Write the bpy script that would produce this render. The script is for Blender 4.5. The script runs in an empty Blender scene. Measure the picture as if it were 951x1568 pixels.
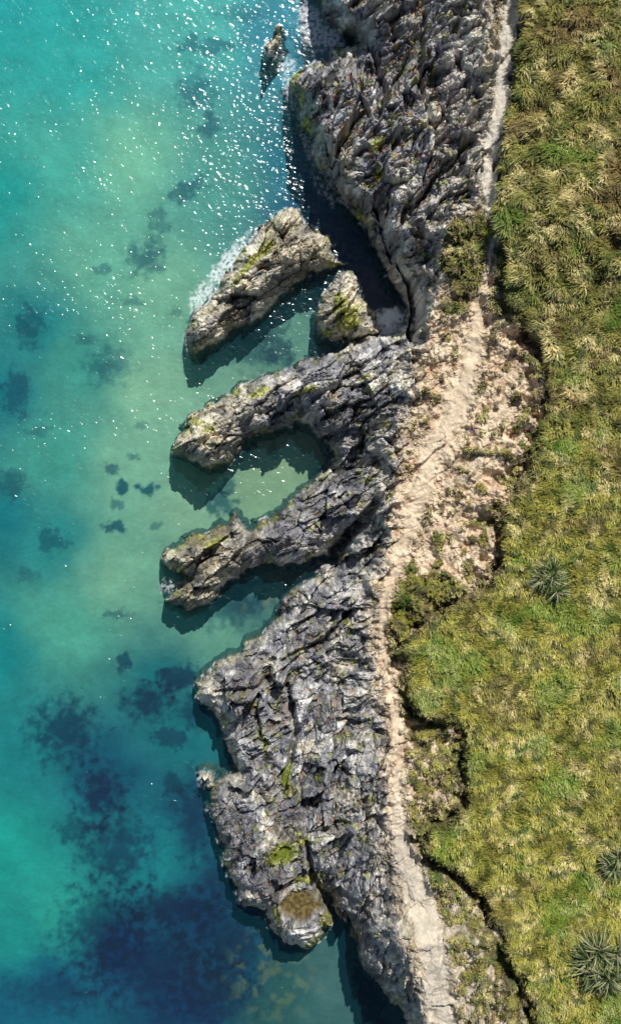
import bpy, math, numpy as np
from mathutils import Vector
rng=np.random.default_rng(7)
S=0.05; H=80.0; CU=475.5; CV=784.0
f32=np.float32

# ---------------------------------------------------------------- noise
def hsh(ix,iy,seed):
    h=(ix.astype(np.int64)*374761393+iy.astype(np.int64)*668265263+seed*1442695041)&0xFFFFFFFF
    h=((h^(h>>13))*1274126177)&0xFFFFFFFF
    h=((h^(h>>16))*2246822519)&0xFFFFFFFF
    h=h^(h>>15)
    return (h&0xFFFFFF).astype(f32)/f32(0x1000000)
def vn(x,y,seed=0):
    ix=np.floor(x);iy=np.floor(y);fx=(x-ix).astype(f32);fy=(y-iy).astype(f32)
    ux=fx*fx*fx*(fx*(fx*6-15)+10);uy=fy*fy*fy*(fy*(fy*6-15)+10)
    def g(a,b):
        t=hsh(ix+a,iy+b,seed)*6.2831853
        return np.cos(t)*(fx-a)+np.sin(t)*(fy-b)
    n0=g(0,0)*(1-ux)+g(1,0)*ux
    n1=g(0,1)*(1-ux)+g(1,1)*ux
    return (n0*(1-uy)+n1*uy)*1.4
def fbm(x,y,o=4,seed=0,gain=.5):
    s=0;a=1;t=0
    for i in range(o):
        s=s+a*vn(x,y,seed+i*17);t+=a;a*=gain;x=x*2.03+11.3;y=y*2.03+5.7
    return s/t
def voro(x,y,seed):
    ix=np.floor(x);iy=np.floor(y)
    F1=np.full(x.shape,9.,f32);F2=np.full(x.shape,9.,f32)
    DX=np.zeros(x.shape,f32);DY=np.zeros(x.shape,f32);CI=np.zeros(x.shape);CJ=np.zeros(x.shape)
    for a in (-1,0,1):
        for b in (-1,0,1):
            ci=ix+a;cj=iy+b
            dx=(x-ci-hsh(ci,cj,seed)).astype(f32);dy=(y-cj-hsh(ci,cj,seed+91)).astype(f32)
            d=dx*dx+dy*dy
            m=d<F1
            F2=np.where(m,F1,np.minimum(F2,d))
            F1=np.where(m,d,F1);DX=np.where(m,dx,DX);DY=np.where(m,dy,DY)
            CI=np.where(m,ci,CI);CJ=np.where(m,cj,CJ)
    return np.sqrt(F1),np.sqrt(F2),DX,DY,CI,CJ
def ss(a,b,x):
    t=np.clip((x-a)/(b-a),0,1);return t*t*(3-2*t)
def sdf(poly,U,V):
    P=np.array(poly,dtype=float);n=len(P)
    dm=np.full(U.shape,1e18);ins=np.zeros(U.shape,bool)
    for i in range(n):
        ax,ay=P[i];bx,by=P[(i+1)%n];ex,ey=bx-ax,by-ay
        wx=U-ax;wy=V-ay
        t=np.clip((wx*ex+wy*ey)/(ex*ex+ey*ey+1e-9),0,1)
        dm=np.minimum(dm,(wx-ex*t)**2+(wy-ey*t)**2)
        c=((ay>V)!=(by>V))&(U<(ex*(V-ay)/(ey if abs(ey)>1e-9 else 1e-9)+ax))
        ins^=c
    d=np.sqrt(dm);return np.where(ins,d,-d)
def pline(pts,U,V,wid=None):
    P=np.array(pts,dtype=float);best=np.full(U.shape,1e9)
    for i in range(len(P)-1):
        ax,ay=P[i][:2];bx,by=P[i+1][:2];ex,ey=bx-ax,by-ay
        t=np.clip(((U-ax)*ex+(V-ay)*ey)/(ex*ex+ey*ey+1e-9),0,1)
        d=np.sqrt((U-ax-ex*t)**2+(V-ay-ey*t)**2)
        w=P[i][2]+(P[i+1][2]-P[i][2])*t if P.shape[1]>2 else 0
        best=np.minimum(best,d-w)
    return best
def L(r,g,b):
    c=np.array([r,g,b])/255.;return np.where(c<=.04045,c/12.92,((c+.055)/1.055)**2.4)
def mixc(A,B,t):
    return A+(B-A)*t[...,None]

# ---------------------------------------------------------------- outlines
MAIN=[(440,-20000),(470,-120),(490,-20),(494,10),(503,30),(518,46),(545,62),(548,74),(528,70),(514,66),(510,82),(492,95),(468,102),(443,125),
(455,160),(466,195),(480,235),(493,262),(510,290),(530,312),(548,332),(562,352),(578,385),(588,412),(602,440),(618,462),(624,492),(606,512),
(560,518),(520,535),(480,548),(440,565),(400,576),(366,588),(350,606),(320,620),(290,640),(272,660),(268,690),(290,705),(320,718),(346,712),(372,692),
(380,668),(420,662),(447,650),(457,640),(478,650),(500,672),(510,700),(500,722),(480,737),(455,757),(430,780),(402,800),(382,812),(368,800),(356,783),
(346,800),(320,815),(290,823),(260,838),(248,858),(263,875),(284,884),(270,902),(253,920),(290,931),(318,925),(345,892),(375,876),(402,860),(430,866),
(470,862),(500,845),(528,822),(532,828),(506,862),(472,886),(441,915),(426,945),(400,970),(370,995),(330,1018),(305,1043),(302,1070),(325,1087),(340,1115),(350,1145),
(364,1180),(336,1193),(320,1215),(325,1260),(340,1300),(348,1345),(370,1383),(405,1393),(415,1420),(432,1440),(465,1451),(495,1437),(512,1412),
(500,1385),(495,1365),(512,1380),(533,1422),(546,1450),(555,1485),(580,1510),(605,1535),(630,1575),(700,1700),(900,20000),(60000,20000),(60000,-20000)]
ISL=[[(292,537),(288,505),(300,475),(328,455),(340,430),(360,400),(385,370),(410,337),(440,318),(458,314),(466,342),(495,354),(512,372),(516,395),(528,402),(505,412),(480,412),(468,427),(430,455),(400,482),(360,502),(330,525),(302,541)],
[(492,517),(482,485),(490,460),(500,440),(518,420),(536,413),(545,440),(560,465),(575,490),(580,512),(550,521),(510,520)],
[(408,86),(412,60),(424,44),(433,42),(432,62),(420,88),(411,94)],
[(309,1190),(318,1183),(328,1192),(326,1206),(314,1204)]]
UP=[(745,-20000),(745,0),(742,100),(738,200),(732,300),(700,335),(680,380),(672,440),(655,480),(645,540),(630,600),(612,680),(604,760),(596,820),(572,900),
(565,980),(578,1050),(590,1130),(594,1200),(592,1280),(600,1350),(612,1430),(632,1500),(650,1568),(760,1750),(960,20000),(60000,20000),(60000,-20000)]
GR=[(802,-20000),(800,-50),(795,50),(790,110),(776,190),(763,250),(757,300),(765,350),(772,400),(768,440),(800,485),(825,530),(838,575),(835,620),(820,680),
(808,725),(780,758),(765,780),(768,850),(750,890),(720,915),(690,925),(660,948),(632,975),(612,1000),(618,1045),(632,1078),(652,1108),(698,1103),(716,1150),
(711,1240),(690,1258),(652,1264),(640,1290),(668,1325),(712,1343),(736,1375),(757,1415),(780,1465),(802,1520),(828,1575),(900,1750),(1100,20000),(60000,20000),(60000,-20000)]
SCR=[[(690,340),(752,335),(756,370),(742,430),(732,455),(700,440),(675,410),(680,370)],
[(612,892),(660,872),(700,880),(720,915),(690,935),(660,952),(640,962),(607,990),(597,960)]]
PATH=[(800,-20000,10),(795,-60,10),(785,0,10),(775,60,10),(770,120,10),(763,180,10),(749,230,9),(745,280,9),(752,330,6),(756,360,3),(746,410,4),(735,450,6),(728,510,9),(714,570,13),(698,620,18),
(670,680,18),(642,750,15),(626,800,10),(610,860,7),(588,920,5),(582,980,4),(596,1040,4),(606,1100,5),(609,1170,6),(606,1230,8),(614,1290,13),(632,1350,17),(650,1410,19),(665,1470,18),(675,1568,19),(780,1750,18),(980,20000,18)]
CR=[[(508,856,3),(530,826,7),(556,796,7),(578,765,3)],[(610,400,2),(632,440,5),(640,485,8),(628,515,5)],[(575,300,1),(590,360,3),(600,400,2)],
[(500,1385,3),(525,1405,6),(545,1450,5)],[(400,1120,1),(390,1080,2),(420,1010,1)],[(470,1290,1),(478,1340,2),(490,1370,3)],[(455,640,2),(480,610,2),(520,590,1)],[(365,800,2),(380,775,1)],
[(440,1180,1),(455,1120,2),(440,1050,1)],[(520,300,1),(500,220,2),(515,150,1)],[(330,1060,1),(395,1052,2),(470,1000,1)],[(560,60,1),(590,130,2),(575,200,1)],[(650,20,1),(640,110,2),(665,210,1)],[(430,1010,1),(500,980,2),(540,930,1)]]
ALG=[(452,118,16,7,-35),(460,150,6,22,15),(473,190,6,24,15),(552,326,14,6,20),(578,215,14,7,-60),(578,262,8,14,0),(378,412,42,7,-52),(405,385,25,10,-50),(535,488,30,14,-60),(520,470,14,18,-20),
(398,600,26,7,-20),(320,660,14,8,0),(300,648,12,6,0),(497,510,14,8,0),(510,405,12,6,10),(440,1195,10,28,5),(432,1310,32,17,-20),(465,1285,14,8,0),(470,1350,30,7,-10),(500,1410,10,18,10),(425,1400,8,20,-15),(405,1130,7,26,-10),
(330,830,20,6,-20),(365,600,12,6,-30),(480,1440,22,6,-20),(560,580,12,5,-20),(470,600,20,5,-25),(560,735,9,5,0),(590,650,12,5,-30)]
POOL=[(460,1388,30,24,-20),(440,1195,7,22,5),(432,1312,22,9,-20)]
def blob(u,v,b):
    a=math.radians(b[4]);x=(u-b[0])*math.cos(a)+(v-b[1])*math.sin(a);y=-(u-b[0])*math.sin(a)+(v-b[1])*math.cos(a)
    return np.sqrt((x/b[2])**2+(y/b[3])**2)

# ---------------------------------------------------------------- rock relief
def relief(u,v,ang,seed):
    a=math.radians(ang);c,s=math.cos(a),math.sin(a)
    wu=u+11*fbm(u/48,v/48,4,seed+5);wv=v+11*fbm(u/48,v/48,4,seed+8)
    A=c*wu+s*wv;B=-s*wu+c*wv
    h=0;tone=0
    for i,(Ls,ra,am) in enumerate([(56,2.0,1.4),(24,2.4,.95),(11,2.2,.44),(5.6,1.7,.15)]):
        F1,F2,dx,dy,ci,cj=voro(A/(Ls*ra),B/Ls,seed+i*31)
        r=hsh(ci,cj,seed+i*7+1);tx=hsh(ci,cj,seed+i*7+2)-.5;ty=hsh(ci,cj,seed+i*7+3)-.34
        h=h+am*((r-.5)*.8+dx*tx*1.6+dy*ty*2.1)
        if i in(1,2): h=h-am*.28*(1-ss(0,.13,F2-F1))
        tone=tone+(r-.5)*[.5,.8,.9,.6][i]
    q=B/14.+1.5*fbm(u/90,v/90,4,seed+77);fr=q-np.floor(q)
    q2=B/6.3+1.2*fbm(u/60,v/60,4,seed+79);fr2=q2-np.floor(q2)
    bed=fbm(u/60,v/60,2,seed+81)
    k=ss(-.35,.15,bed)
    h=h+k*((1-fr)*.52+(1-fr2)*.17)
    h=h+.18*np.abs(fbm(u/16,v/16,4,seed+85))
    tone=tone+k*(.55*(hsh(np.floor(q2),np.floor(q2)*0,seed+3)-.5)+.4*(hsh(np.floor(q),np.floor(q)*0,seed+4)-.5))
    return h,tone

# ---------------------------------------------------------------- terrain
def expand(a,b,step,lo,hi,g=1.25):
    m=np.arange(a,b,step);l=[];x=a;s=step
    while x>lo: s*=g;x-=s;l.append(x)
    r=[];x=m[-1];s=step
    while x<hi: s*=g;x+=s;r.append(x)
    return np.array(l[::-1]+list(m)+r)
au=expand(236,1012,1.4,150,16000);av=expand(-60,1628,1.4,-14000,15000)
U,V=np.meshgrid(au,av);nv,nu=U.shape
w1=fbm(U/28,V/28,4,3);w2=fbm(U/28,V/28,4,19)
far=(U>1100)|(V<-120)|(V>1700)
Uw=U+np.where(far,0,13*w1);Vw=V+np.where(far,0,13*w2)
dM=sdf(MAIN,Uw,Vw);dI=[sdf(p,Uw,Vw) for p in ISL]
dUp=sdf(UP,Uw+14*w2,Vw+8*w1);
w3=fbm(U/60,V/60,5,41);dG=sdf(GR,Uw+9*w3,Vw+9*w3)
dS=np.maximum(sdf(SCR[0],Uw,Vw),sdf(SCR[1],Uw,Vw))
dP=pline(PATH,U+3*w1,V)
dIm=np.maximum.reduce(dI)
D=np.maximum(dM,dIm)
cl=np.maximum(dM,0)
ww=cl/(cl+np.maximum(-dUp,0)+1e-6)
z0m=2.7*(1-np.exp(-cl/12.))+5.4*ww**1.1
z0m=z0m+1.2*np.clip(dUp/120,0,1)
scarp=ss(-3,9,dG)
z0m=z0m+1.2*scarp+np.clip(dG,0,400)*.004
tall=ss(500,300,V)
z0m=z0m+1.8*tall*ss(0,40,cl)
z0m=z0m+1.8*ss(1380,1450,V)*ss(505,530,U)*ss(0,14,cl)
z0i=3.0*(1-np.exp(-np.maximum(dIm,0)/17.))
z0=np.where(dM>dIm,z0m,z0i)
zunder=np.minimum(D,0)*.22
near=(D>-22)&(dUp<70)&(~far)
un,vn_=U[near],V[near]
r1,t1=relief(un,vn_,-34,100);r2,t2=relief(un,vn_,-62,300);r3,t3=relief(un,vn_,-12,500)
wb=ss(.3,.7,.5+.9*fbm(un/110,vn_/110,3,9)+np.where(vn_<360,.15,0)+np.where(vn_>960,.15,0)-np.where((vn_>400)&(vn_<930),.5,0))
wc=ss(.08,.22,fbm(un/75,vn_/75,3,13))*np.where((vn_>400)&(vn_<930),.1,.8)
rel=np.zeros(U.shape);tone=np.zeros(U.shape)
rel[near]=(r1*(1-wb)+r2*wb)*(1-wc)+r3*wc;tone[near]=(t1*(1-wb)+t2*wb)*(1-wc)+t3*wc
upm=ss(-18,18,dUp+20*fbm(U/14,V/14,4,57))
grm=np.maximum(ss(-1.5,2.5,dG+7*fbm(U/7,V/7,3,55)),ss(-3,3,dS+9*fbm(U/9,V/9,3,56)))
mixn=fbm(U/22,V/22,5,61)
midz=ss(470,560,V)*ss(880,760,V)
pm=1-ss(-5-4*midz,5.+5*midz,dP+(9*ss(300,420,V)+14*midz)*fbm(U/13,V/13,4,23)+3*w1)
prob=-.20+.22*ss(850,1120,V)+.22*ss(-50,0,dG)
prob=np.where((V<480),.14,prob)
scr=ss(-.03,.05,mixn+prob)*ss(6,18,dUp)
scr=scr*ss(3,12,dP)
green=np.maximum(grm,scr*.95)*(1-pm)
big=ss(2,36,D)
shelf=ss(.0,.25,fbm(U/90,V/90,2,12)+.12)*ss(930,990,V)*(1-upm)
amp=(.42+.58*big)*(1-.82*upm)*(1-.35*shelf)
amp=amp*(1-.6*ss(0,14,dG))
amp=np.where(D<0,.22,amp)
z=z0+zunder+rel*amp
F1,F2,dx,dy,ci,cj=voro(U/9+w1*.6,V/9+w2*.6,501);rb=hsh(ci,cj,7)
G1,G2,_,_,ci2,cj2=voro(U/4.2,V/4.2,502);rb2=hsh(ci2,cj2,8)
slope=upm*(1-ss(-4,6,dG))*(1-pm)
gully=fbm(U/34,V/34,5,71)
nearsc=ss(-70,-8,dG)
z=z+slope*(gully*(.7+1.4*nearsc)+rb*.20*ss(.02,.3,F2-F1)*(rb>.6)+rb2*.05)
z=z+scr*slope*.3
z=z-(.5+.7*ss(1290,1340,V)+.4*ss(1060,1110,V))*ss(460,520,V)*np.exp(-((dG+5)/5.5)**2)*ss(.0,.12,fbm(U/40,V/40,3,74)+.12)
TF1,TF2,TX,TY,tci,tcj=voro(U/19+.9*w1,V/19+.9*w2,811);trr=hsh(tci,tcj,5)
up_=ss(900,300,V)
z=z+green*((.40+.18*up_)*fbm(U/26,V/26,4,88)+.12*vn(U/4,V/4,90)+(.03+.30*trr*(.25+.8*up_))*ss(.75,.1,TF1)*ss(-3,12,dG))
for i,c in enumerate(CR):
    dc=pline(c,U+4*w1,V+4*w2);k=1-ss(-1,5,dc)
    dep=[3.2,4.0,1.4,2.2,.8,1.0,.9,1.0,.8,1.0,.9,.9,.9,.8][i]
    z=z-k*dep*ss(0,8,D)
z=np.where((D>5),np.maximum(z,.12+.3*fbm(U/9,V/9,2,5)),z)
pool=np.zeros(U.shape);
for b in POOL:
    q=blob(Uw+5*w2,Vw,b);m=1-ss(.75,1.1,q);pool=np.maximum(pool,m)
    zz=np.median(z[(q<1)])-.45;z=z*(1-m)+zz*m
X=(U-CU)*S*(H-z0)/H;Y=(CV-V)*S*(H-z0)/H
Z=z

# ---- colours
n1=fbm(U/40,V/40,4,201);n2=fbm(U/6,V/6,3,202);n3=fbm(U/120,V/120,3,203)
tn=np.clip(.49+tone*.42+n1*.4+n2*.35,0,1)
bc3=lambda r,g,b: np.broadcast_to(L(r,g,b),U.shape+(3,))
C=mixc(mixc(bc3(54,55,61),L(144,144,149),ss(0,.5,tn)),L(236,234,230),ss(.5,1.,tn))
tan=ss(95,15,D)*ss(380,300,U)*.7+ss(0,1,(V>300)&(V<950))*ss(450,330,U)*.7
tan=np.maximum(tan,ss(-5,4,dIm)*.95);tan=np.maximum(tan,ss(26,4,D)*ss(940,1000,V)*.8)
tan=np.maximum(tan,.5*ss(-.1,.25,fbm(U/50,V/50,3,205)))
tan=np.clip(tan*(.75+1.2*n1+.5*n2),0,1)
C=mixc(C,mixc(bc3(136,127,100),L(238,228,200),ss(.2,.85,tn)),tan*.85)
C=mixc(C,L(86,83,96),np.clip(ss(.08,.33,n3)*.45,0,1)*ss(12,40,D))
och=ss(.22,.38,fbm(U/13,V/13,4,211)+.10*(V<520))*ss(20,50,D)
C=mixc(C,L(156,118,78),och*.6)
pale=np.clip(ss(-80-35*ss(420,300,V),0,dUp+10*n2)*(.5+.15*ss(420,300,V)+1.3*n1+.7*n2),0,1)
C=mixc(C,mixc(bc3(120,114,108),L(226,219,207),ss(.15,.8,tn+.2*n2)),pale*.85)
ag=np.zeros(U.shape)
for b in ALG:
    ag=np.maximum(ag,1-ss(.6,1.25,blob(U+14*w1,V+14*w2,b)+.4*n2))
edge=ss(18,2,D)*ss(.05,.28,fbm(U/24,V/24,3,220))*.65
ag=np.maximum(ag,edge)
moss=ss(.15,.31,fbm(U/16,V/16,5,224))*ss(18,50,D)*.65
ag=np.maximum(ag,moss)
C=mixc(C,mixc(bc3(104,110,42),L(190,194,84),ss(-.3,.4,n2)),ag*.85)
wet=ss(.45,.05,Z)
C=mixc(C,L(56,52,42),wet*.6)
C=mixc(C,L(50,92,86),ss(0,-.7,Z)*.85)
soil=mixc(mixc(bc3(190,170,142),L(236,217,189),np.clip(.55+n1+.6*n2,0,1)),L(206,166,130),ss(.08,.34,fbm(U/26,V/26,4,231))*.45)
soil=mixc(soil,L(150,140,122),ss(.8,.95,rb2)*.4)
soil=mixc(soil,L(122,108,78),ss(.10,.28,fbm(U/15,V/15,5,233))*.7)
grey=ss(460,330,V)+ss(1150,1350,V)*.7
soil=mixc(soil,mixc(bc3(138,134,122),L(206,199,184),np.clip(.5+n1+n2,0,1)),np.clip(grey,0,1)*.75)
C=mixc(C,soil,upm)
C=mixc(C,L(205,196,190),(1-ss(.8,1.05,blob(U+10*w1,V+10*w2,(702,128,24,27,10))))*.8)
pcol=mixc(mixc(bc3(196,178,152),L(234,216,188),np.clip(.5+n1+.5*n2,0,1)),L(206,200,186),np.clip(ss(460,300,V)*.9+ss(1100,1350,V)*.7,0,1))
C=mixc(C,pcol,pm*(.7+.2*ss(420,300,V)))
p1=fbm(U/45,V/45,4,301);p2=fbm(U/16,V/16,4,302);p3=fbm(U/90,V/70,3,303)
# wind-combed streaks
st_=fbm((U+.6*V)/40+w1,(V-.6*U)/9+w2,4,305)
low=ss(450,900,V)
gc=mixc(bc3(138,134,68),L(158,154,70),low)
gc=mixc(gc,L(220,204,142),ss(.0,.28,p1+.22*(trr-.5)+.35*st_)*(.8-.15*low))
gc=mixc(gc,L(64,88,38),ss(.02,.26,-p2+.3*p3-.2*st_)*.85)
gc=mixc(gc,L(132,104,66),ss(.10,.36,p3-p2*.5+.1*(trr-.5))*(.6-.25*low))
gc=mixc(gc,L(94,132,40),ss(.17,.40,p1*.3-p3+.10*low)*.6)
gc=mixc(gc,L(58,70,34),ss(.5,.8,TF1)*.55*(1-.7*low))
scarpshade=ss(16,2,np.abs(dG-1))*ss(420,500,V)  # shaded line of the scarp, painted into the turf colour
gc=mixc(gc,L(98,88,58),scarpshade*.6)
gc=mixc(gc,L(116,102,76),ss(6,-6,dG)*ss(.0,.25,fbm(U/12,V/12,3,309))*.8)
C=mixc(C,gc*.62,green)
purp=1-ss(.4,1.1,blob(U+8*w1,V+8*w2,(724,660,10,5,-10)));C=mixc(C,L(120,70,120),purp*.7)
C=mixc(C,mixc(bc3(78,68,38),L(120,104,62),ss(-.2,.3,n2)),np.where(V>1350,pool,0));C=mixc(C,L(104,116,36),np.where(V<1350,pool,0))

# ---- mesh building
def build(name,verts,faces,cols,mat,smooth=False,extra=None):
    uq,inv=np.unique(faces,return_inverse=True);fc=inv.reshape(faces.shape)
    me=bpy.data.meshes.new(name);k=faces.shape[1]
    me.vertices.add(len(uq));me.vertices.foreach_set('co',verts[uq].astype(f32).ravel())
    me.loops.add(fc.size);me.loops.foreach_set('vertex_index',fc.ravel().astype(np.int32))
    me.polygons.add(len(fc));me.polygons.foreach_set('loop_start',np.arange(0,fc.size,k,dtype=np.int32))
    me.polygons.foreach_set('use_smooth',np.full(len(fc),smooth))
    me.update(calc_edges=True)
    at=me.color_attributes.new('Col','FLOAT_COLOR','POINT')
    cc=np.ones((len(uq),4),f32);cc[:,:3]=cols[uq];at.data.foreach_set('color',cc.ravel())
    if extra is not None:
        e=me.attributes.new('msk','FLOAT','POINT');e.data.foreach_set('value',extra[uq].astype(f32))
    me.materials.append(mat)
    ob=bpy.data.objects.new(name,me);bpy.context.scene.collection.objects.link(ob);return ob
def gridfaces(nv,nu):
    i=np.arange(nv*nu).reshape(nv,nu)
    return np.stack([i[1:,:-1],i[1:,1:],i[:-1,1:],i[:-1,:-1]],-1).reshape(-1,4)

# ---- materials
def newmat(name):
    m=bpy.data.materials.new(name);m.use_nodes=True;nt=m.node_tree;nt.nodes.clear();return m,nt
def nd(nt,t,**kw):
    n=nt.nodes.new(t)
    for k,v in kw.items():
        if k in n.inputs: n.inputs[k].default_value=v
        else: setattr(n,k,v)
    return n
def surf(name,scale,lo,hi,bump,bscale,rough,usemask=False):
    m,nt=newmat(name);lk=nt.links.new
    out=nd(nt,'ShaderNodeOutputMaterial');pb=nd(nt,'ShaderNodeBsdfPrincipled');pb.inputs['Roughness'].default_value=rough
    pb.inputs['Specular IOR Level'].default_value=.3
    at=nd(nt,'ShaderNodeAttribute',attribute_name='Col')
    tc=nd(nt,'ShaderNodeTexCoord')
    no=nd(nt,'ShaderNodeTexNoise',Scale=scale,Detail=6.,Roughness=.7);lk(tc.outputs['Object'],no.inputs['Vector'])
    mr=nd(nt,'ShaderNodeMapRange');mr.inputs[1].default_value=.3;mr.inputs[2].default_value=.7;mr.inputs[3].default_value=lo;mr.inputs[4].default_value=hi
    lk(no.outputs['Fac'],mr.inputs[0])
    mx=nd(nt,'ShaderNodeVectorMath',operation='SCALE');lk(at.outputs['Color'],mx.inputs[0]);lk(mr.outputs[0],mx.inputs['Scale'])
    lk(mx.outputs[0],pb.inputs['Base Color'])
    if bump>0:
        nb=nd(nt,'ShaderNodeTexNoise',Scale=bscale,Detail=5.,Roughness=.65);lk(tc.outputs['Object'],nb.inputs['Vector'])
        bp=nd(nt,'ShaderNodeBump',Strength=1.,Distance=bump);lk(nb.outputs['Fac'],bp.inputs['Height']);lk(bp.outputs[0],pb.inputs['Normal'])
    if usemask:
        ma=nd(nt,'ShaderNodeAttribute',attribute_name='msk')
        r=nd(nt,'ShaderNodeMapRange');r.inputs[3].default_value=rough;r.inputs[4].default_value=.12;lk(ma.outputs['Fac'],r.inputs[0]);lk(r.outputs[0],pb.inputs['Roughness'])
    lk(pb.outputs[0],out.inputs[0]);return m
m_rock=surf('rock_material',3.5,.66,1.36,.16,4.,.7,True)
m_soil=surf('soil_material',4.,.78,1.2,.12,6.,.9)
m_path=surf('path_material',3.,.82,1.12,.08,5.,.95)
m_turf=surf('turf_material',3.,.6,1.3,.15,6.,.95)
m_blade=surf('grass_blade_material',2.,.85,1.2,.0,6.,.6)
m_bed=surf('seabed_material',.9,.93,1.07,.03,1.4,.9)
m_leaf=surf('flax_leaf_material',2.,.85,1.15,.0,6.,.45)

verts=np.stack([X,Y,Z],-1).reshape(-1,3);cols=np.clip(C.reshape(-1,3),.005,.85)
F=gridfaces(nv,nu)
Zf=Z.ravel()[F];keep=Zf.max(1)>-3.2
ctr=F[:,0]
dMf=dM.ravel()[ctr];dIf=dIm.ravel()[ctr];cls=np.zeros(len(F),int)
cls[upm.ravel()[ctr]>.5]=1
cls[green.ravel()[ctr]>.5]=2
cls[pm.ravel()[ctr]>.5]=3
isl=dIf>dMf
iid=np.argmax(np.stack([d.ravel()[ctr] for d in dI]),0)
smsk=np.maximum(pool,ss(.35,.0,Z)*.7).ravel()
build('rocky_cliff',verts,F[keep&~isl&(cls==0)],cols,m_rock,False,smsk)
build('sandy_slope',verts,F[keep&~isl&(cls==1)],cols,m_soil)
build('grassland',verts,F[keep&~isl&(cls==2)],cols,m_turf,True)
build('footpath',verts,F[keep&~isl&(cls==3)],cols,m_path,True)
for k in range(4):
    build('sea_rock',verts,F[keep&isl&(iid==k)],cols,m_rock,False,smsk)

# ---------------------------------------------------------------- grass tufts
inside=(U<1005)&(U>560)&(V>-50)&(V<1620)&(green>.45)
idx=np.flatnonzero(inside.ravel())
NT=90000
ch=rng.choice(idx,NT)
uu=U.ravel()[ch];vv=V.ravel()[ch]
NB=4
tp=verts[ch]+np.c_[rng.uniform(-.05,.05,(NT,2)),np.zeros(NT)-.03]
upt=ss(900,300,vv)
flow=fbm(uu/60,vv/60,3,401)*6+math.radians(235)
rad=np.arctan2(-TY.ravel()[ch],TX.ravel()[ch])
rw=.15+.25*upt
fx=np.cos(flow)*1.0+np.cos(rad)*rw;fy=np.sin(flow)*1.0+np.sin(rad)*rw;flow=np.arctan2(fy,fx)
tl=(.20+.14*upt+.30*np.clip(.5+fbm(uu/30,vv/30,3,402)*1.6,0,1)*(.5+.7*upt))*np.where(dG.ravel()[ch]>3,1,.55)
tcol=cols[ch]/.60
tcol=tcol*(rng.uniform(.6,1.4,(NT,1)))*(1+rng.uniform(-.08,.08,(NT,3)))
b=np.repeat(np.arange(NT),NB);n=len(b)
ang=flow[b]+rng.normal(0,.5,n);ln=tl[b]*rng.uniform(.6,1.4,n)
lean=rng.uniform(.5,1.25,n)
dx=np.cos(ang);dy=np.sin(ang)
base=tp[b]+np.c_[rng.normal(0,.06,(n,2)),np.zeros(n)]
wd=rng.uniform(.015,.034,n);px=-dy*wd;py=dx*wd
hor=ln*np.sin(lean);ver=ln*np.cos(lean)
mid=base+np.c_[dx*hor*.45,dy*hor*.45,ver*.75];tip=base+np.c_[dx*hor,dy*hor,ver*.85]
P=np.empty((n,5,3));o=np.c_[px,py,np.zeros(n)]
P[:,0]=base-o;P[:,1]=base+o;P[:,2]=mid+o*.8;P[:,3]=mid-o*.8;P[:,4]=tip
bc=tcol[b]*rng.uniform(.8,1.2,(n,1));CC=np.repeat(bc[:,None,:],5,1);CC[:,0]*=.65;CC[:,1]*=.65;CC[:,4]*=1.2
k=np.arange(n)*5
T=np.concatenate([np.c_[k,k+1,k+2],np.c_[k,k+2,k+3],np.c_[k+3,k+2,k+4]])
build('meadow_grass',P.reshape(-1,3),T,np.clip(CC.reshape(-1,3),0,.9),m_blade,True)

# ---------------------------------------------------------------- flax plants
def zat(u,v):
    i=np.argmin(np.abs(av-v));j=np.argmin(np.abs(au-u));return X[i,j],Y[i,j],Z[i,j]
def flax(u,v,R,nros):
    vs=[];fs=[];cs=[]
    for r in range(nros):
        a=rng.uniform(0,6.28);rr=R*.6*math.sqrt(rng.uniform(0,1)) if r else 0
        cx,cy,cz=zat(u+rr*math.cos(a),v+rr*math.sin(a))
        cz+=rng.uniform(0.25,.75)
        for l in range(40):
            t=rng.uniform(0,6.283);ln=R*S*rng.uniform(.35,.7);el=rng.uniform(.15,1.25)
            w=rng.uniform(.03,.055);d=np.array([math.cos(t),math.sin(t),0]);p=np.array([-d[1],d[0],0])*w
            c0=np.array([cx,cy,cz]);k0=len(vs);N=5
            col=L(*[(84,104,50),(140,150,92),(50,68,36),(178,176,134)][rng.integers(4)])*rng.uniform(.7,1.2)
            for i in range(N):
                s=i/(N-1);pos=c0+d*ln*s*math.cos(el*(1-s*.5))+np.array([0,0,ln*(math.sin(el)*s-.45*s*s)])
                ws=(1-s**2)*.95+.05
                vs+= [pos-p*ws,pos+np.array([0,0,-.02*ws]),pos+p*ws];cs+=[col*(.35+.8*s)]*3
            for i in range(N-1):
                q=k0+i*3;fs+=[(q,q+1,q+4,q+3),(q+1,q+2,q+5,q+4)]
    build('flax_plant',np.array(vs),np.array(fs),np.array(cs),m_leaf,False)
flax(843,886,36,10);flax(940,1308,34,9);flax(915,1468,50,18)

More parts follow.
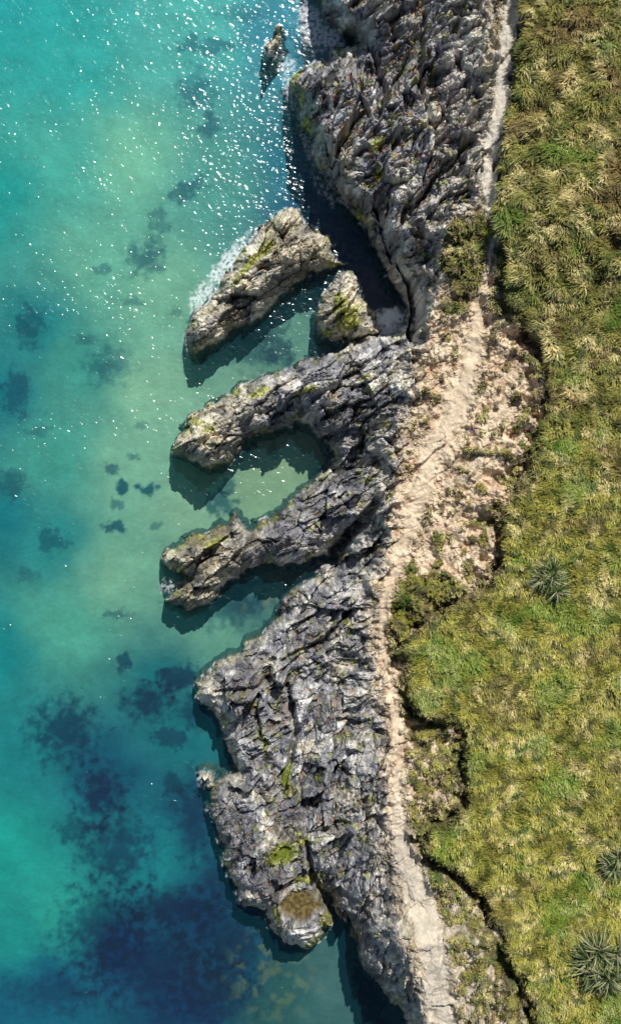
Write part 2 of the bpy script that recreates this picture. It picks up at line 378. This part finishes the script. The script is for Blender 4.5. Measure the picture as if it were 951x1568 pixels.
# ---------------------------------------------------------------- seabed
bu=expand(-20,720,2.0,-30000,40000,1.3);bv=expand(-20,1590,2.0,-20000,20000,1.3)
BU,BV=np.meshgrid(bu,bv)
W=[(0,0,28,148,150),(100,100,42,154,150),(300,50,74,166,160),(200,250,108,174,150),(0,300,22,140,136),(0,600,8,108,118),(60,500,20,116,120),(150,400,94,162,142),(120,560,56,138,128),(330,280,74,146,138),
(230,600,118,168,142),(0,800,6,106,116),(80,830,30,124,124),(180,880,106,160,136),(100,960,70,150,132),(0,1000,8,122,126),(30,1150,18,118,122),(0,1300,22,144,134),(90,1400,40,156,142),(30,1440,24,138,132),(0,1540,4,86,112),(80,1500,6,80,110),
(160,1180,4,78,102),(250,1040,14,98,106),(240,1320,18,118,124),(180,1450,1,52,96),(300,1400,2,56,92),(350,1480,6,66,92),(280,1540,2,52,88),(430,1530,38,86,84),(510,1510,60,102,102),(430,680,122,150,118),(400,760,114,152,122),(300,770,116,160,134),
(450,900,84,116,96),(380,920,56,106,106),(330,960,92,148,128),(560,360,14,70,112),(590,440,84,78,98),(450,250,30,108,126),(480,330,18,84,116),(440,60,50,130,150),(430,500,84,134,118),(420,410,56,122,120),(280,1120,16,104,112),(300,1250,6,74,98),(250,450,108,166,142),(90,700,58,142,130),(200,720,112,166,142),(100,250,66,158,146),(60,50,34,152,150)]  # points beside the cliffs hold cast shadow in their colour
num=np.zeros(BU.shape+(3,));den=np.zeros(BU.shape)
q1=fbm(BU/60,BV/60,4,601);q2=fbm(BU/60,BV/60,4,602)
bU=BU+22*q1;bV=BV+22*q2
for (a,b_,r,g,bb) in W:
    w=1/(((bU-a)**2+(bV-b_)**2)+500)**1.6;num+=w[...,None]*L(r,g,bb);den+=w
BC=num/den[...,None]
DK=[(315,70,40,16,0,.55),(300,140,28,26,20,.6),(320,195,22,16,0,.6),(290,290,34,14,-30,.6),(225,395,30,24,-20,.7),(245,340,20,16,0,.5),(165,560,32,26,-20,.6),(45,500,20,30,10,.55),(25,600,22,36,0,.55),(205,460,14,8,0,.5),(160,412,12,10,0,.5),  # dark patches: weed, plus cast shadows of rocks and cliffs painted on the bed
(226,748,17,10,0,.95),(186,745,10,10,0,.9),(176,808,17,10,0,.85),(172,718,13,10,0,.7),(206,697,11,7,0,.6),(182,772,11,8,0,.6),(240,806,9,6,0,.5),(80,830,22,20,0,.55),(220,650,12,5,0,.45),
(180,940,22,8,0,.6),(190,1012,13,16,30,.8),(100,1120,46,48,0,.85),(155,1215,34,38,30,.9),(225,1075,38,26,-15,.9),(272,1040,34,20,-10,.85),(262,1130,26,16,0,.7),(300,1090,26,26,0,.7),(180,1300,52,50,20,.8),(120,1270,30,20,0,.5),
(150,1420,60,60,0,.7),(260,1390,70,30,0,.8),(240,1480,90,60,0,.7),(330,1520,60,50,0,.6),(90,1520,70,30,0,.5),(300,1250,28,60,0,.6),(330,1340,26,40,0,.6),(350,1440,50,50,0,.6),(398,540,40,30,20,.6),(425,530,22,44,0,.6),(340,770,22,18,0,.8),(350,745,12,14,0,.7),(365,930,46,26,-20,.7),(440,875,30,12,0,.5),(410,965,28,12,-40,.6),
(545,350,40,60,-20,.6),(265,1200,18,20,0,.6),(420,690,8,14,0,.5),(15,740,24,22,0,.5),(370,20,30,14,0,.3),(568,1530,18,60,-20,.8),(130,520,14,9,0,.4),(60,660,16,10,0,.4),(270,480,12,8,0,.4),(40,880,20,12,0,.4),(470,300,24,40,-30,.5)]
fine=fbm(BU/15,BV/15,5,611,.6)
for (a,b_,ra,rb_,an,st) in DK:
    wd_=.28 if min(ra,rb_)>22 else 0
    q=blob(BU+8*q1,BV+8*q2,(a,b_,ra*1.1,rb_*1.1,an));m=(1-ss(.5-wd_,1.2+wd_,q+1.3*fine))*min(1,st*1.1)
    BC=mixc(BC,np.minimum(BC,1)*np.array([.06,.24,.42])+L(2,30,44)*.2,m)
ol=ss(.02,.3,fbm(BU/22,BV/22,5,621)+.05)*(1-ss(.5,1.3,blob(BU,BV,(420,1490,75,80,0))))
BC=mixc(BC,L(96,118,84),ol*.45)
tanb=ss(.05,.3,fbm(BU/20,BV/20,4,622))*(1-ss(.5,1.3,blob(BU,BV,(420,870,80,60,-30))))
BC=mixc(BC,L(120,130,96),tanb*.5)
mottle=1.0+.16*fbm(BU/9,BV/5,3,630)+.16*fbm(BU/50,BV/50,3,631)  # random mottling and fine sand ripples in the bed colour
BC=BC*mottle[...,None]
KD=.10;WC=np.array([.01,.14,.18]);TT=np.array([.90,.97,.98]);E=1.08
A=(BC/E-KD*WC)/((1-KD)**2*TT**2)
A=np.clip(A,.003,.8)
BZ=-1.9+.25*fbm(BU/80,BV/80,3,640)-.8*ss(1350,1500,BV)*ss(500,300,BU)
k=(H-BZ)/H
bx=(BU-CU)*S*k;by=(CV-BV)*S*k
build('seabed',np.stack([bx,by,BZ],-1).reshape(-1,3),gridfaces(*BU.shape),A.reshape(-1,3),m_bed,True)

# ---------------------------------------------------------------- sea water
wu=expand(225,700,2.0,-40000,50000,1.35);wv=expand(-20,1590,2.0,-20000,20000,1.35)
WU,WV=np.meshgrid(wu,wv)
v1=fbm(WU/28,WV/28,4,3);v2=fbm(WU/28,WV/28,4,19)
a=WU+13*v1;b=WV+13*v2
far=(WU>1100)|(WV<-120)|(WV>1700);a=np.where(far,WU,a);b=np.where(far,WV,b)
Dw=np.maximum(sdf(MAIN,a,b),np.maximum.reduce([sdf(p,a,b) for p in ISL]))
fn=fbm(WU/10,WV/10,5,701)
fo=ss(-4,-1,Dw)*ss(.1,.35,fn+.25*fbm(WU/60,WV/60,2,702)+.12*ss(700,200,WV))*.5
for (x,y,rx,ry,an,st) in [(596,488,28,15,-10,1.),(600,505,26,10,-10,.8),(350,402,13,52,38,.66),(312,455,18,28,30,.6),(508,60,16,24,-30,.75),(480,40,20,38,-20,.65),(440,100,14,14,0,.5),(262,898,18,12,0,.4),(314,1190,14,12,0,.45),(545,455,14,20,0,.25),(445,140,9,34,-15,.5),(470,220,7,34,-15,.5),(495,290,8,36,-35,.4),(290,520,8,20,0,.45)]:
    fo=np.maximum(fo,(1-ss(.5,1.3,blob(WU,WV,(x,y,rx,ry,an))+.9*fn))*st*ss(-.1,.15,fbm(WU/5,WV/5,4,705)+.05+ (st-.5)*.6))
mw,nt=newmat('sea_water_material');lk=nt.links.new
out=nd(nt,'ShaderNodeOutputMaterial')
tr=nd(nt,'ShaderNodeBsdfTransparent');tr.inputs[0].default_value=(*TT,1)
df=nd(nt,'ShaderNodeBsdfDiffuse');df.inputs[0].default_value=(*WC,1)
gl=nd(nt,'ShaderNodeBsdfGlossy');gl.inputs['Roughness'].default_value=.18
fm=nd(nt,'ShaderNodeBsdfDiffuse');fm.inputs[0].default_value=(.8,.84,.86,1)
tc=nd(nt,'ShaderNodeTexCoord')
mp=nd(nt,'ShaderNodeMapping');mp.inputs['Scale'].default_value=(1,1.3,1);mp.inputs['Rotation'].default_value=(0,0,.3);lk(tc.outputs['Object'],mp.inputs[0])
na=nd(nt,'ShaderNodeTexNoise',Scale=2.3,Detail=1.,Roughness=.5,Distortion=.2);lk(mp.outputs[0],na.inputs['Vector'])
nb=nd(nt,'ShaderNodeTexNoise',Scale=.6,Detail=1.,Roughness=.5);lk(mp.outputs[0],nb.inputs['Vector'])
# gusts: ripple height varies over tens of metres
ng=nd(nt,'ShaderNodeTexNoise',Scale=.11,Detail=3.,Roughness=.6);lk(mp.outputs[0],ng.inputs['Vector'])
gm=nd(nt,'ShaderNodeMapRange');gm.inputs[1].default_value=.35;gm.inputs[2].default_value=.65;gm.inputs[3].default_value=.06;gm.inputs[4].default_value=.155;lk(ng.outputs['Fac'],gm.inputs[0])
b1=nd(nt,'ShaderNodeBump',Strength=1.);lk(gm.outputs[0],b1.inputs['Distance']);lk(na.outputs['Fac'],b1.inputs['Height'])
b2=nd(nt,'ShaderNodeBump',Strength=1.,Distance=.13);lk(nb.outputs['Fac'],b2.inputs['Height']);lk(b1.outputs[0],b2.inputs['Normal'])
lk(b2.outputs[0],gl.inputs['Normal'])
x1=nd(nt,'ShaderNodeMixShader');x1.inputs[0].default_value=KD;lk(tr.outputs[0],x1.inputs[1]);lk(df.outputs[0],x1.inputs[2])
fr=nd(nt,'ShaderNodeFresnel',IOR=1.42)
x2=nd(nt,'ShaderNodeMixShader');lk(fr.outputs[0],x2.inputs[0]);lk(x1.outputs[0],x2.inputs[1]);lk(gl.outputs[0],x2.inputs[2])
ma=nd(nt,'ShaderNodeAttribute',attribute_name='msk')
x3=nd(nt,'ShaderNodeMixShader');lk(ma.outputs['Fac'],x3.inputs[0]);lk(x2.outputs[0],x3.inputs[1]);lk(fm.outputs[0],x3.inputs[2])
lk(x3.outputs[0],out.inputs[0])
wz=np.zeros(WU.shape)
build('sea_water',np.stack([(WU-CU)*S,(CV-WV)*S,wz],-1).reshape(-1,3),gridfaces(*WU.shape),np.ones((WU.size,3)),mw,True,fo.ravel())

# ---------------------------------------------------------------- light, sky, camera
zen=math.radians(39);az=math.radians(19)
d=Vector((math.sin(zen)*math.sin(az),math.sin(zen)*math.cos(az),math.cos(zen)))
sl=bpy.data.lights.new('sun','SUN');sl.energy=5.0;sl.angle=math.radians(.5);sl.color=(1,.965,.91)
so=bpy.data.objects.new('sun',sl);so.rotation_mode='QUATERNION';so.rotation_quaternion=d.to_track_quat('Z','Y');so.location=(0,0,60);bpy.context.scene.collection.objects.link(so)
w=bpy.data.worlds.new('World');bpy.context.scene.world=w;w.use_nodes=True;nt=w.node_tree
bg=nt.nodes['Background'];sk=nt.nodes.new('ShaderNodeTexSky');sk.sky_type='NISHITA';sk.sun_disc=False
sk.sun_elevation=math.pi/2-zen;sk.sun_rotation=az
nt.links.new(sk.outputs[0],bg.inputs[0]);bg.inputs[1].default_value=.06
cam=bpy.data.cameras.new('camera');co=bpy.data.objects.new('camera',cam);bpy.context.scene.collection.objects.link(co)
co.location=(0,0,H);cam.sensor_fit='VERTICAL';cam.sensor_height=24;cam.lens=12/(784*S/H);cam.clip_end=6000;cam.clip_start=.5
bpy.context.scene.camera=co
sc=bpy.context.scene;sc.view_settings.view_transform='Standard';sc.view_settings.look='None';sc.view_settings.exposure=0
